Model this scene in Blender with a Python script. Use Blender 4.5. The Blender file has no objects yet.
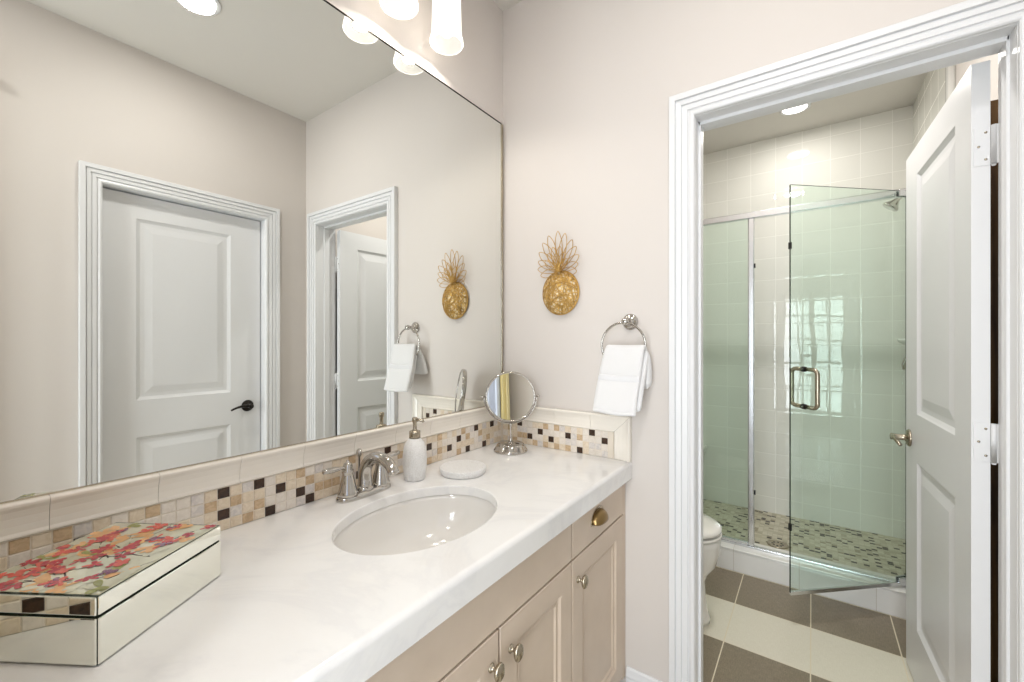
import bpy, bmesh, math, random
from mathutils import Vector, Matrix
PI = math.pi
random.seed(7)
S = bpy.context.scene
COL = S.collection

# ------------------------------------------------------------------ camera
CAM_Y = -1.48
YAW = math.atan2(300., 423.)
cd = bpy.data.cameras.new('camera')
cam = bpy.data.objects.new('camera', cd)
COL.objects.link(cam)
cam.location = (1.0977, CAM_Y, 1.305)
cam.rotation_euler = (PI/2, 0, YAW)
cd.sensor_width = 36.0
cd.lens = 36.0*423/1024
cd.clip_start = 0.02
S.camera = cam

# ------------------------------------------------------------------ world, exposure
wd = bpy.data.worlds.new('daylight')
S.world = wd
wd.use_nodes = True
wd.node_tree.nodes['Background'].inputs[0].default_value = (0.80, 0.90, 1.0, 1)
wd.node_tree.nodes['Background'].inputs[1].default_value = 1.6
S.view_settings.view_transform = 'Standard'
S.view_settings.look = 'None'
S.view_settings.gamma = 1.0
S.view_settings.use_curve_mapping = False
S.view_settings.exposure = 0.0


def area(name, loc, rot, sx, sy, power, col, shape='RECTANGLE', spread=None):
    l = bpy.data.lights.new(name, 'AREA')
    l.shape = shape
    l.size = sx
    if shape in ('RECTANGLE', 'ELLIPSE'):
        l.size_y = sy
    l.energy = power
    l.color = col
    if spread:
        l.spread = spread
    o = bpy.data.objects.new(name, l)
    o.location = loc
    o.rotation_euler = rot
    COL.objects.link(o)
    return o


# daylight outside the glazed door behind the photographer
area('window_daylight', (1.11, -2.80, 1.07), (PI/2, 0, 0), 0.88, 1.95, 66, (0.92, 0.96, 1.0))
# recessed ceiling lamps (their light; the fittings are built below)
area('bath_lamp', (1.02, -0.80, 2.722), (0, 0, 0), 0.13, 0.13, 6.5, (1.0, 0.97, 0.94), 'DISK')
area('unseen_rear_fill', (1.02, -2.0, 2.722), (0, 0, 0), 0.13, 0.13, 10, (1.0, 0.97, 0.93), 'DISK')  # unseen lamp, fill for the rear of the room
area('shower_lamp', (1.0125, 1.653, 2.722), (0, 0, 0), 0.13, 0.13, 3.6, (1.0, 0.96, 0.90), 'DISK')
area('unseen_toilet_fill', (0.95, 0.62, 2.722), (0, 0, 0), 0.13, 0.13, 13, (1.0, 0.98, 0.95), 'DISK')  # unseen lamp, its power raised to brighten the shower


# ------------------------------------------------------------------ materials
def srgb(r, g, b):
    def c(v):
        v /= 255.
        return v/12.92 if v <= 0.04045 else ((v+0.055)/1.055)**2.4
    return (c(r), c(g), c(b), 1)


class NT:
    def __init__(s, name):
        s.m = bpy.data.materials.new(name)
        s.m.use_nodes = True
        s.t = s.m.node_tree
        s.b = s.t.nodes['Principled BSDF']
        s.out = s.t.nodes['Material Output']

    def n(s, typ, **kw):
        x = s.t.nodes.new('ShaderNode'+typ)
        for k, v in kw.items():
            setattr(x, k, v)
        return x

    def set(s, sock, v):
        if isinstance(v, bpy.types.NodeSocket):
            s.t.links.new(v, sock)
        elif v is not None:
            sock.default_value = v

    def math(s, op, a, b=None, c=None):
        x = s.n('Math', operation=op)
        s.set(x.inputs[0], a)
        if b is not None: s.set(x.inputs[1], b)
        if c is not None: s.set(x.inputs[2], c)
        return x.outputs[0]

    def pos(s):
        g = s.n('NewGeometry')
        sp = s.n('SeparateXYZ')
        s.t.links.new(g.outputs['Position'], sp.inputs[0])
        return sp.outputs

    def objc(s):
        g = s.n('TexCoord')
        return g.outputs['Object']

    def ramp(s, fac, stops, interp='LINEAR'):
        r = s.n('ValToRGB')
        r.color_ramp.interpolation = interp
        e = r.color_ramp.elements
        while len(e) > 1:
            e.remove(e[-1])
        e[0].position, e[0].color = stops[0]
        for p, c in stops[1:]:
            q = e.new(p)
            q.color = c
        s.set(r.inputs[0], fac)
        return r.outputs[0]

    def noise(s, scale, vec=None, detail=3, dist=0., rough=.5):
        x = s.n('TexNoise')
        x.inputs['Scale'].default_value = scale
        x.inputs['Detail'].default_value = detail
        x.inputs['Distortion'].default_value = dist
        x.inputs['Roughness'].default_value = rough
        if vec is not None: s.set(x.inputs['Vector'], vec)
        return x.outputs['Fac']

    def mix(s, f, a, b):
        x = s.n('Mix', data_type='RGBA')
        s.set(x.inputs[0], f)
        s.set(x.inputs[6], a)
        s.set(x.inputs[7], b)
        return x.outputs[2]

    def bump(s, h, strength=.3, dist=.01):
        x = s.n('Bump')
        x.inputs['Strength'].default_value = strength
        x.inputs['Distance'].default_value = dist
        s.set(x.inputs['Height'], h)
        s.t.links.new(x.outputs[0], s.b.inputs['Normal'])

    def p(s, **kw):
        names = dict(color='Base Color', rough='Roughness', metal='Metallic', spec='Specular IOR Level', coat='Coat Weight',
                     coat_rough='Coat Roughness', trans='Transmission Weight', sub='Subsurface Weight', sheen='Sheen Weight',
                     emit='Emission Color', emit_s='Emission Strength', ior='IOR', alpha='Alpha')
        for k, v in kw.items():
            s.set(s.b.inputs[names[k]], v)
        return s


def plain(name, col, rough=.5, metal=0., bumpscale=None, bstr=.1, bdist=.002, var=0., **kw):
    t = NT(name)
    c = col
    if var:
        d = tuple(max(0, x*(1-var)) for x in col[:3])+(1,)
        c = t.mix(t.noise(bumpscale or 20, t.objc(), 4), d, col)
    t.p(color=c, rough=rough, metal=metal, **kw)
    if bumpscale:
        t.bump(t.noise(bumpscale, t.objc(), 4), bstr, bdist)
    return t.m


M = {}
M['wall'] = plain('greige_paint', srgb(216, 209, 203), .75, bumpscale=180, bstr=.06, bdist=.001)
M['ceiling'] = plain('ceiling_paint', srgb(220, 216, 209), .85, bumpscale=160, bstr=.06, bdist=.001)
M['white'] = plain('white_enamel', srgb(228, 228, 229), .32)
M['chrome'] = plain('polished_nickel', srgb(196, 192, 186), .08, 1., bumpscale=30, bstr=.01)
M['nickel'] = plain('brushed_nickel', srgb(176, 166, 148), .26, 1., bumpscale=200, bstr=.05, bdist=.0005)
M['bronze'] = plain('antique_brass', srgb(150, 125, 84), .3, 1., bumpscale=80, bstr=.05)
M['aluminium'] = plain('bright_aluminium', srgb(222, 224, 228), .2, 1., bumpscale=200, bstr=.03, bdist=.0005)
M['dark_metal'] = plain('dark_metal', srgb(52, 48, 44), .3, .9, bumpscale=100, bstr=.03)
M['porcelain'] = plain('white_porcelain', srgb(236, 233, 226), .1, coat=.5, bumpscale=8, bstr=.01)
M['basin'] = plain('basin_porcelain', srgb(236, 233, 228), .09, coat=.5, bumpscale=8, bstr=.01)
M['dark_edge'] = plain('green_glass_edge', srgb(20, 44, 30), .25, bumpscale=50, bstr=.02)
M['black'] = plain('black_rubber', srgb(22, 22, 22), .5, bumpscale=80, bstr=.05)
M['cap'] = plain('glazed_cream_cap', srgb(241, 234, 223), .22, bumpscale=25, bstr=.015, coat=.3)
M['grout'] = plain('cream_grout', srgb(230, 219, 203), .8, bumpscale=200, bstr=.2)
M['ceramic'] = plain('shower_ceramic', srgb(240, 239, 234), .14, bumpscale=12, bstr=.03)

# painted taupe cabinet
t = NT('taupe_cabinet_paint')
t.p(color=t.mix(t.noise(14, t.objc(), 5), srgb(204, 186, 167), srgb(216, 199, 181)), rough=.38)
t.bump(t.noise(90, t.objc(), 3), .05, .001)
M['cabinet'] = t.m
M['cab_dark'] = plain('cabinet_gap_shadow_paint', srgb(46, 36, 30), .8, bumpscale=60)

# marble worktop
t = NT('white_marble')
v = t.noise(2.2, t.objc(), 8, 1.6, .62)
vein = t.math('ABSOLUTE', t.math('SUBTRACT', v, .5))
c1 = t.ramp(vein, [(0, srgb(236, 235, 234)), (.05, srgb(241, 240, 238)), (.2, srgb(244, 243, 241)), (1, srgb(245, 244, 242))])
sp = t.noise(9, t.objc(), 4, .4)
c2 = t.mix(t.math('MULTIPLY', t.math('GREATER_THAN', sp, .68), .06), c1, srgb(216, 208, 200))
t.p(color=c2, rough=.16, coat=.2)
M['marble'] = t.m

# mirrors
t = NT('silver_mirror')
t.p(color=(.86, .875, .85, 1), rough=.0, metal=1.)
M['mirror'] = t.m
t = NT('bevelled_mirror_panel')
t.p(color=srgb(242, 243, 234), rough=.02, metal=1.)
M['mirror_box'] = t.m

# dispenser crackle
t = NT('white_crackle_ceramic')
vo = t.n('TexVoronoi', feature='DISTANCE_TO_EDGE')
vo.inputs['Scale'].default_value = 190
t.set(vo.inputs['Vector'], t.objc())
e = vo.outputs['Distance']
t.p(color=t.ramp(e, [(0, srgb(222, 219, 215)), (.10, srgb(243, 242, 240)), (1, srgb(247, 246, 245))]), rough=.45)
t.bump(t.math('MINIMUM', e, .25), .8, .004)
M['crackle'] = t.m

# towel terry
t = NT('white_terry')
t.p(color=srgb(230, 229, 229), rough=.95, sheen=.4)
t.bump(t.noise(520, t.objc(), 2), .55, .003)
M['terry'] = t.m
t = NT('white_woven_band')
w = t.n('TexWave', bands_direction='Z')
w.inputs['Scale'].default_value = 120
t.set(w.inputs['Vector'], t.objc())
t.p(color=srgb(226, 226, 228), rough=.85, sheen=.2)
t.bump(w.outputs['Fac'], .3, .002)
M['band'] = t.m

# gold wire
t = NT('gold_wire')
t.p(color=t.mix(t.noise(60, t.objc(), 3), srgb(156, 114, 56), srgb(226, 186, 108)), rough=.34, metal=.6)
M['gold'] = t.m
t = NT('gold_mesh_backing')
vo = t.n('TexVoronoi', feature='DISTANCE_TO_EDGE')
vo.inputs['Scale'].default_value = 85
t.set(vo.inputs['Vector'], t.objc())
t.p(color=t.ramp(vo.outputs['Distance'], [(0, srgb(226, 184, 96)), (.10, srgb(212, 168, 88)), (.16, srgb(230, 216, 184)), (1, srgb(234, 226, 206))]), rough=.4, metal=.1)
t.bump(vo.outputs['Distance'], .6, .004)
M['gold_mesh'] = t.m


def tile_mat(name, ax1, off1, p1, ax2, off2, p2, col, grout, gw, rough, wav=.12, base=None):
    t = NT(name)
    P = t.pos()

    def edge(ax, off, p):
        f = t.math('FRACT', t.math('DIVIDE', t.math('SUBTRACT', P[ax], off-100*p), p))
        return t.math('MULTIPLY', t.math('MINIMUM', f, t.math('SUBTRACT', 1., f)), p)

    def idx(ax, off, p):
        return t.math('FLOOR', t.math('DIVIDE', t.math('SUBTRACT', P[ax], off-100*p), p))
    d = t.math('MINIMUM', edge(ax1, off1, p1), edge(ax2, off2, p2))
    mask = t.math('LESS_THAN', d, gw)
    cb = t.n('CombineXYZ')
    t.set(cb.inputs[0], idx(ax1, off1, p1))
    t.set(cb.inputs[1], idx(ax2, off2, p2))
    wn = t.n('TexWhiteNoise', noise_dimensions='3D')
    t.set(wn.inputs[0], cb.outputs[0])
    c = base(t, wn, idx) if base else t.mix(t.math('MULTIPLY', wn.outputs['Value'], .35), col, tuple(x*.9 for x in col[:3])+(1,))
    t.p(color=t.mix(mask, c, grout), rough=t.math('ADD', rough, t.math('MULTIPLY', mask, .5)))
    h = t.math('SMOOTH_MIN', t.math('MULTIPLY', d, 120.), 1., .3)
    g = t.n('NewGeometry')
    n = t.noise(3.2, g.outputs['Position'], 1)
    tilt = t.math('MULTIPLY', wn.outputs['Value'], 0.)
    t.bump(t.math('ADD', h, t.math('ADD', t.math('MULTIPLY', n, wav*30), tilt)), .18, .002)
    return t.m


SHY = 2.03
M['tile_back'] = tile_mat('shower_tile_back', 0, .119, .154, 2, .044, .154, srgb(233, 232, 225), srgb(244, 243, 237), .0016, .012)
M['tile_side'] = tile_mat('shower_tile_side', 1, SHY-.01, .154, 2, .044, .154, srgb(233, 232, 225), srgb(244, 243, 237), .0016, .012)


def floor_base(t, wn, idx):
    r = t.math('MODULO', idx(1, .552, .324), 2.)        # offset 100 rows keeps it positive
    g = t.n('NewGeometry')
    mp = t.n('Mapping')
    mp.inputs['Scale'].default_value = (400, 40, 1)
    t.set(mp.inputs[0], g.outputs['Position'])
    mp2 = t.n('Mapping')
    mp2.inputs['Scale'].default_value = (40, 400, 1)
    t.set(mp2.inputs[0], g.outputs['Position'])
    lin = t.math('MULTIPLY', t.math('ADD', t.noise(1, mp.outputs[0], 2), t.noise(1, mp2.outputs[0], 2)), .5)
    dark = t.ramp(lin, [(.3, srgb(112, 101, 84)), (.7, srgb(150, 138, 118))])
    light = t.ramp(lin, [(.3, srgb(214, 208, 190)), (.7, srgb(226, 221, 205))])
    return t.mix(r, light, dark)


M['floor'] = tile_mat('linen_floor_tiles', 0, .785, .308, 1, .552, .324, None, srgb(222, 212, 188), .0022, .28, .0, floor_base)


def mosaic_base(t, wn, idx):
    return t.ramp(wn.outputs['Value'], [(0, srgb(196, 190, 170)), (.3, srgb(184, 178, 156)), (.55, srgb(204, 198, 180)),
                                        (.72, srgb(172, 164, 142)), (.80, srgb(150, 140, 118)), (.85, srgb(40, 32, 27))], 'CONSTANT')


M['mosaic_floor'] = tile_mat('stone_mosaic', 0, .004, .027, 1, .01, .0225, None, srgb(190, 184, 164), .0012, .35, .0, mosaic_base)

# backsplash stones
for k, (a, b, r) in dict(st_white=((238, 229, 218), (226, 216, 204), .35), st_cream=((236, 221, 200), (220, 202, 176), .4),
                         st_tan=((214, 188, 154), (186, 157, 123), .4), st_dark=((74, 50, 34), (36, 22, 14), .3),
                         st_grey=((230, 222, 214), (206, 199, 195), .35)).items():
    t = NT(k)
    t.p(color=t.ramp(t.noise(90, t.objc(), 5, 1.), [(.3, srgb(*b)), (.65, srgb(*a))]), rough=r)
    M[k] = t.m

# shower glass: thin clear sheet
def glass(name, tint, f0=.04):
    t = NT(name)
    tr = t.n('BsdfTransparent')
    tr.inputs[0].default_value = tint
    gl = t.n('BsdfGlossy')
    gl.inputs['Roughness'].default_value = 0.0
    ge = t.n('NewGeometry')
    dp = t.n('VectorMath', operation='DOT_PRODUCT')
    t.set(dp.inputs[0], ge.outputs['Incoming'])
    t.set(dp.inputs[1], ge.outputs['Normal'])
    c = t.math('SUBTRACT', 1., t.math('ABSOLUTE', dp.outputs['Value']))
    fr = t.math('ADD', f0, t.math('MULTIPLY', t.math('POWER', c, 5.), 1-f0))   # Schlick, same from both sides
    mx = t.n('MixShader')
    t.set(mx.inputs[0], fr)
    t.t.links.new(tr.outputs[0], mx.inputs[1])
    t.t.links.new(gl.outputs[0], mx.inputs[2])
    t.t.links.new(mx.outputs[0], t.out.inputs[0])
    return t.m


M['glass'] = glass('shower_glass', (.925, .982, .952, 1))
M['pane'] = glass('window_glass', (.98, .99, .99, 1))


def emit(name, col, s):
    t = NT(name)
    t.p(color=(.9, .9, .9, 1), emit=col, emit_s=s)
    return t.m


M['lamp_disc'] = emit('lamp_diffuser', (1, .96, .9, 1), 6)
M['bulb'] = emit('frosted_bulb', (1, .95, .88, 1), 1.5)
t = NT('frosted_shade_glass')
tl = t.n('BsdfTranslucent'); tl.inputs[0].default_value = (.8, .79, .77, 1)
tp = t.n('BsdfTransparent'); tp.inputs[0].default_value = (.95, .95, .95, 1)
em = t.n('Emission'); em.inputs[0].default_value = (1, .95, .87, 1); em.inputs[1].default_value = .34
m1 = t.n('MixShader'); m1.inputs[0].default_value = .25
ad = t.n('AddShader')
t.t.links.new(tl.outputs[0], m1.inputs[1]); t.t.links.new(tp.outputs[0], m1.inputs[2])
t.t.links.new(m1.outputs[0], ad.inputs[0]); t.t.links.new(em.outputs[0], ad.inputs[1])
t.t.links.new(ad.outputs[0], t.out.inputs[0])
M['shade'] = t.m

M['yellow'] = plain('yellow_curtain', srgb(232, 218, 168), .8, bumpscale=300, bstr=.2, var=.1)
M['pale_blue'] = plain('pale_blue_curtain', srgb(206, 214, 232), .8, bumpscale=300, bstr=.2, var=.05)
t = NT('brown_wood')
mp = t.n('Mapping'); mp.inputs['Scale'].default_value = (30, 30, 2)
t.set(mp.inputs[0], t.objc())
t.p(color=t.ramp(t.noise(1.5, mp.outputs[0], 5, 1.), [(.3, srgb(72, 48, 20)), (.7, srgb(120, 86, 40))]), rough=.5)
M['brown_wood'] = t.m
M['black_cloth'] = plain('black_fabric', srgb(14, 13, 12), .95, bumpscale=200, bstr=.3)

# jewellery box print
M['print_base'] = plain('print_ground', srgb(222, 219, 190), .06, metal=.35, bumpscale=9, bstr=.0, var=.16, coat=1.)
M['petal_red'] = plain('petal_red', srgb(196, 22, 52), .2, bumpscale=60, bstr=.0, var=.5, coat=.35)
M['petal_coral'] = plain('petal_coral', srgb(226, 84, 66), .2, bumpscale=60, bstr=.0, var=.35, coat=.35)
M['petal_peach'] = plain('petal_peach', srgb(238, 178, 112), .12, bumpscale=60, bstr=.0, var=.35, coat=.35)
M['petal_plum'] = plain('petal_plum', srgb(128, 40, 96), .12, bumpscale=60, bstr=.0, var=.4, coat=.6)
M['twig'] = plain('twig_brown', srgb(84, 58, 52), .15, bumpscale=60, bstr=.0, var=.35, coat=.35)
M['leaf_green'] = plain('leaf_green', srgb(150, 152, 70), .12, bumpscale=60, bstr=.0, var=.35, coat=.35)


# ------------------------------------------------------------------ mesh helpers
class MB:
    def __init__(s):
        s.v, s.f, s.mi, s.sm = [], [], [], []
        s.cur = 0
        s.smooth = False

    def add(s, vs, fs):
        o = len(s.v)
        s.v += [tuple(x) for x in vs]
        for f in fs:
            s.f.append(tuple(i+o for i in f))
            s.mi.append(s.cur)
            s.sm.append(s.smooth)
        return s

    def box(s, x0, x1, y0, y1, z0, z1):
        v = [(x, y, z) for x in (x0, x1) for y in (y0, y1) for z in (z0, z1)]
        return s.add(v, [(0, 1, 3, 2), (4, 6, 7, 5), (0, 4, 5, 1), (2, 3, 7, 6), (0, 2, 6, 4), (1, 5, 7, 3)])

    def rings(s, R, cap0=True, cap1=True, closed=True):
        n = len(R[0])
        v = [p for r in R for p in r]
        f = []
        for i in range(len(R)-1):
            for j in range(n if closed else n-1):
                k = (j+1) % n
                f.append((i*n+j, i*n+k, (i+1)*n+k, (i+1)*n+j))
        if cap0: f.append(tuple(range(n-1, -1, -1)))
        if cap1: f.append(tuple((len(R)-1)*n+j for j in range(n)))
        return s.add(v, f)

    def lathe(s, prof, c=(0, 0, 0), n=40, axis='z', cap0=True, cap1=True, sx=1., sy=1.):
        R = []
        for r, h in prof:
            ring = []
            for j in range(n):
                a = 2*PI*j/n
                x, y = r*math.cos(a)*sx, r*math.sin(a)*sy
                if axis == 'z': p = (x, y, h)
                elif axis == 'x': p = (h, x, y)
                elif axis == '-x': p = (-h, -x, y)
                elif axis == 'y': p = (-x, h, y)
                else: p = (x, -h, y)           # '-y'
                ring.append((p[0]+c[0], p[1]+c[1], p[2]+c[2]))
            R.append(ring)
        sm = s.smooth; s.smooth = True
        s.rings(R, cap0, cap1)
        s.smooth = sm
        return s

    def tube(s, pts, r, n=10, closed=False, cap=True, flat=1.):
        pts = [Vector(p) for p in pts]
        N = len(pts)
        rr = r if isinstance(r, (list, tuple)) else [r]*N
        T = []
        for i in range(N):
            a = pts[(i-1) % N] if (closed or i > 0) else pts[i]
            b = pts[(i+1) % N] if (closed or i < N-1) else pts[i]
            T.append((b-a).normalized())
        up = Vector((0, 0, 1)) if abs(T[0].z) < .9 else Vector((1, 0, 0))
        nx = T[0].cross(up).normalized()
        R = []
        for i in range(N):
            nx = (nx - T[i]*nx.dot(T[i])).normalized()
            ny = T[i].cross(nx)
            R.append([tuple(pts[i]+rr[i]*(nx*math.cos(2*PI*j/n)+ny*math.sin(2*PI*j/n)*flat)) for j in range(n)])
        sm = s.smooth; s.smooth = True
        if closed:
            R.append(R[0])
            s.rings(R, False, False)
        else:
            s.rings(R, cap, cap)
        s.smooth = sm
        return s

    def extrude_poly(s, poly, a0, a1, axis):
        # poly in the two other axes (cyclic order), extruded along axis
        def mk(p, a):
            return {'x': (a, p[0], p[1]), 'y': (p[0], a, p[1]), 'z': (p[0], p[1], a)}[axis]
        return s.rings([[mk(p, a0) for p in poly], [mk(p, a1) for p in poly]])

    def xf(s, mat, start=0):
        for i in range(start, len(s.v)):
            s.v[i] = tuple(mat @ Vector(s.v[i]))
        return s


WORLD = {}


def obj(name, mb, mats, parent=None, bevel=0, seg=2, local=False, sub=0, solid=0, fix=True):
    off = Vector((0, 0, 0))
    root = parent
    while root is not None and root.parent is not None:
        root = root.parent
    if root is not None and not local and root.name in WORLD:
        off = Vector(root.location)
    me = bpy.data.meshes.new(name)
    me.from_pydata([tuple(Vector(v)-off) for v in mb.v], [], mb.f)
    mats = mats if isinstance(mats, (list, tuple)) else [mats]
    for m in mats:
        me.materials.append(M[m] if isinstance(m, str) else m)
    for p, i, sm in zip(me.polygons, mb.mi, mb.sm):
        p.material_index = i
        p.use_smooth = sm
    if fix:
        b = bmesh.new(); b.from_mesh(me)
        bmesh.ops.remove_doubles(b, verts=b.verts, dist=1e-6)
        bmesh.ops.recalc_face_normals(b, faces=b.faces)
        b.to_mesh(me); b.free()
    o = bpy.data.objects.new(name, me)
    COL.objects.link(o)
    if parent is not None:
        o.parent = parent
    if solid:
        md = o.modifiers.new('solid', 'SOLIDIFY'); md.thickness = solid; md.offset = 0
    if bevel:
        md = o.modifiers.new('bevel', 'BEVEL'); md.width = bevel; md.segments = seg; md.limit_method = 'ANGLE'; md.angle_limit = .6
        md.harden_normals = False
    if sub:
        md = o.modifiers.new('sub', 'SUBSURF'); md.levels = sub; md.render_levels = sub
    return o


def tag(o, label, cat, group=None):
    o['label'] = label
    o['category'] = cat
    if group: o['group'] = group
    return o


def thing(name, loc, label, cat, rz=0, group=None, world=True):
    o = bpy.data.objects.new(name, None)
    o.empty_display_size = .05
    COL.objects.link(o)
    o.location = loc
    o.rotation_euler = (0, 0, rz)
    if world and rz == 0: WORLD[o.name] = 1
    return tag(o, label, cat, group)


def struct(name, mb, mats, label=None, cat=None, **kw):
    o = obj(name, mb, mats, **kw)
    o['kind'] = 'structure'
    if label: tag(o, label, cat)
    return o


def ell(cx, cy, ax, ay, z, n=64, p=2.):
    out = []
    for j in range(n):
        a = 2*PI*j/n
        c, s_ = math.cos(a), math.sin(a)
        k = (abs(c)**p+abs(s_)**p)**(-1./p)
        out.append((cx+ax*c*k, cy+ay*s_*k, z))
    return out


# ------------------------------------------------------------------ room shell
W = 1.62; H = 2.74; T = .12
DX0, DX1, DZ = .785, 1.4875, 2.043      # shower doorway (casing inner edges)
YB = -2.60                              # wall behind the photographer
struct('floor', MB().box(-.1, W+.12, YB-.12, SHY+.12, -.08, 0), 'floor', 'floor of dark linen tiles with cream tile bands', 'floor')
struct('ceiling', MB().box(-.1, W+.12, YB-.12, SHY+.12, H, H+.1), 'ceiling', 'smooth pale ceiling', 'ceiling')
struct('wall_left', MB().box(-.1, 0, YB-.12, SHY+.12, 0, H), 'wall', 'greige wall carrying the large mirror', 'wall')
b = MB(); b.box(0, DX0-.006, 0, T, 0, H); b.box(DX1+.006, W, 0, T, 0, H); b.box(DX0-.006, DX1+.006, 0, T, DZ+.006, H)
struct('wall_back', b, 'wall', 'greige end wall with the shower doorway', 'wall')
OY0, OY1, OZ = -.9765, -.256, 2.04      # closed door opposite the mirror
b = MB(); b.box(W, W+.12, YB-.12, OY0-.006, 0, H); b.box(W, W+.12, OY1+.006, SHY+.12, 0, H); b.box(W, W+.12, OY0-.006, OY1+.006, OZ+.006, H)
struct('wall_right', b, 'wall', 'greige wall opposite the mirror', 'wall')
WX0, WX1, WZ0, WZ1 = .67, 1.55, .10, 2.05
b = MB(); b.box(0, WX0, YB-.12, YB, 0, H); b.box(WX1, W, YB-.12, YB, 0, H); b.box(WX0, WX1, YB-.12, YB, WZ1, H); b.box(WX0, WX1, YB-.12, YB, 0, WZ0)
struct('wall_front', b, 'wall', 'greige wall behind the camera with the glazed window', 'wall')
struct('wall_end', MB().box(0, .60, -1.62, -1.4945, 0, H), 'wall', 'short greige wall closing the left end of the vanity', 'wall')
struct('wall_shower', MB().box(0, W, SHY+.012, SHY+.12, 0, H), 'ceramic')
# shower tile skins
struct('wall_shower_back', MB().box(0, W, SHY, SHY+.012, 0, H), 'tile_back', 'square white tiles on the back wall of the shower', 'tiled wall')
b = MB(); b.box(1.60, W, 1.243, SHY, 0, H)
struct('wall_shower_right', b, 'tile_side', 'square white tiles on the right wall of the shower', 'tiled wall')
struct('wall_shower_left', MB().box(0, .02, 1.243, SHY, 0, H), 'tile_side', 'square white tiles on the left wall of the shower', 'tiled wall')
b = MB(); b.smooth = True
b.extrude_poly([(W-.026+.0, 1.243), (W-.026, 1.222), (W-.022, 1.208), (W-.012, 1.200), (W, 1.198), (W, 1.243)], 0, H, 'z')
struct('trim_6', b, 'ceramic', 'white bullnose tile edge of the shower wall', 'trim')
# window behind the photographer
b = MB()
for x0, x1 in ((WX0, WX0+.07), (WX1-.07, WX1), (1.075, 1.145)): b.box(x0, x1, YB-.08, YB-.02, WZ0, WZ1)
b.box(WX0, WX1, YB-.08, YB-.02, WZ0, WZ0+.1); b.box(WX0, WX1, YB-.08, YB-.02, WZ1-.07, WZ1)
for z in (.58, .95, 1.32, 1.69): b.box(WX0, WX1, YB-.06, YB-.035, z, z+.025)
for x in (.905, 1.30): b.box(x, x+.022, YB-.06, YB-.035, WZ0, WZ1)
wn = struct('window_1', b, 'white', 'white framed glazed window behind the camera', 'window')
obj('pane', MB().box(WX0+.03, WX1-.03, YB-.052, YB-.047, WZ0+.03, WZ1-.03), 'pane', wn)

# casings, jambs, baseboards
PROF = [(0, 0), (0, .010), (.003, .0135), (.009, .0155), (.015, .0135), (.0175, .0095), (.0205, .0095), (.0215, .015), (.035, .0165), (.0365, .0115), (.0395, .0115),
        (.0405, .018), (.0535, .0195), (.055, .0145), (.058, .0145), (.059, .0235), (.0765, .0245), (.078, .023), (.078, 0)]


def casing(a0, a1, zt, mk):
    R = []
    for a, z, sa, sz in ((a0, 0, -1, 0), (a0, zt, -1, 1), (a1, zt, 1, 1), (a1, 0, 1, 0)):
        R.append([mk(a+sa*s_, z+sz*s_, h) for s_, h in PROF])
    return MB().rings(R)


struct('trim_1', casing(DX0, DX1, DZ, lambda a, z, h: (a, -h, z)), 'white', 'white moulded casing around the shower doorway', 'door casing')
struct('trim_2', casing(OY0, OY1, OZ, lambda a, z, h: (W-h, a, z)), 'white', 'white moulded casing around the closed door, seen in the mirror', 'door casing')
# far-side casing
struct('trim_7', casing(DX0, DX1, DZ, lambda a, z, h: (a, T+h*.7, z)), 'white', 'white casing on the shower side of the doorway', 'door casing')


def jamb(a0, a1, zt, d0, d1, s0, s1, mk):
    b = MB()
    for x0, x1, z0, z1, e0, e1 in ((a0-.006, a0+.001, 0, zt+.006, d0, d1), (a1-.001, a1+.006, 0, zt+.006, d0, d1), (a0, a1, zt-.001, zt+.006, d0, d1),
                                   (a0, a0+.009, 0, zt, s0, s1), (a1-.007, a1, 0, zt, s0, s1), (a0, a1, zt-.012, zt, s0, s1)):
        v0 = mk(x0, e0, z0); v1 = mk(x1, e1, z1)
        b.box(min(v0[0], v1[0]), max(v0[0], v1[0]), min(v0[1], v1[1]), max(v0[1], v1[1]), z0, z1)
    return b


struct('trim_3', jamb(DX0, DX1, DZ, 0, T, .045, .08, lambda a, d, z: (a, d, z)), 'white', 'white jamb and stop lining the shower doorway', 'door jamb', bevel=.002)
struct('trim_4', jamb(OY0, OY1, OZ, 0, .12, .085, .12, lambda a, d, z: (W+d, a, z)), 'white', 'white jamb of the closed door opposite the mirror', 'door jamb', bevel=.002)

BB = [(0, 0), (.014, 0), (.014, .095), (.012, .103), (.013, .110), (.010, .120), (.0085, .132), (.004, .139), (0, .139)]


def baseboard(name, a0, a1, axis, mk, label):
    b = MB()
    R = [[mk(a, h, z) for h, z in BB] for a in (a0, a1)]
    b.rings(R)
    struct(name, b, 'white', label, 'baseboard', bevel=.001)


baseboard('baseboard_back', .556, DX0-.078, 'x', lambda a, h, z: (a, -h, z), 'white baseboard between the vanity and the doorway casing')
baseboard('baseboard_right', YB, OY0-.078, 'y', lambda a, h, z: (W-h, a, z), 'white baseboard on the wall opposite the mirror')
baseboard('baseboard_shower', T, 1.198, 'y', lambda a, h, z: (W-h, a, z), 'white baseboard behind the open door')


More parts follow.
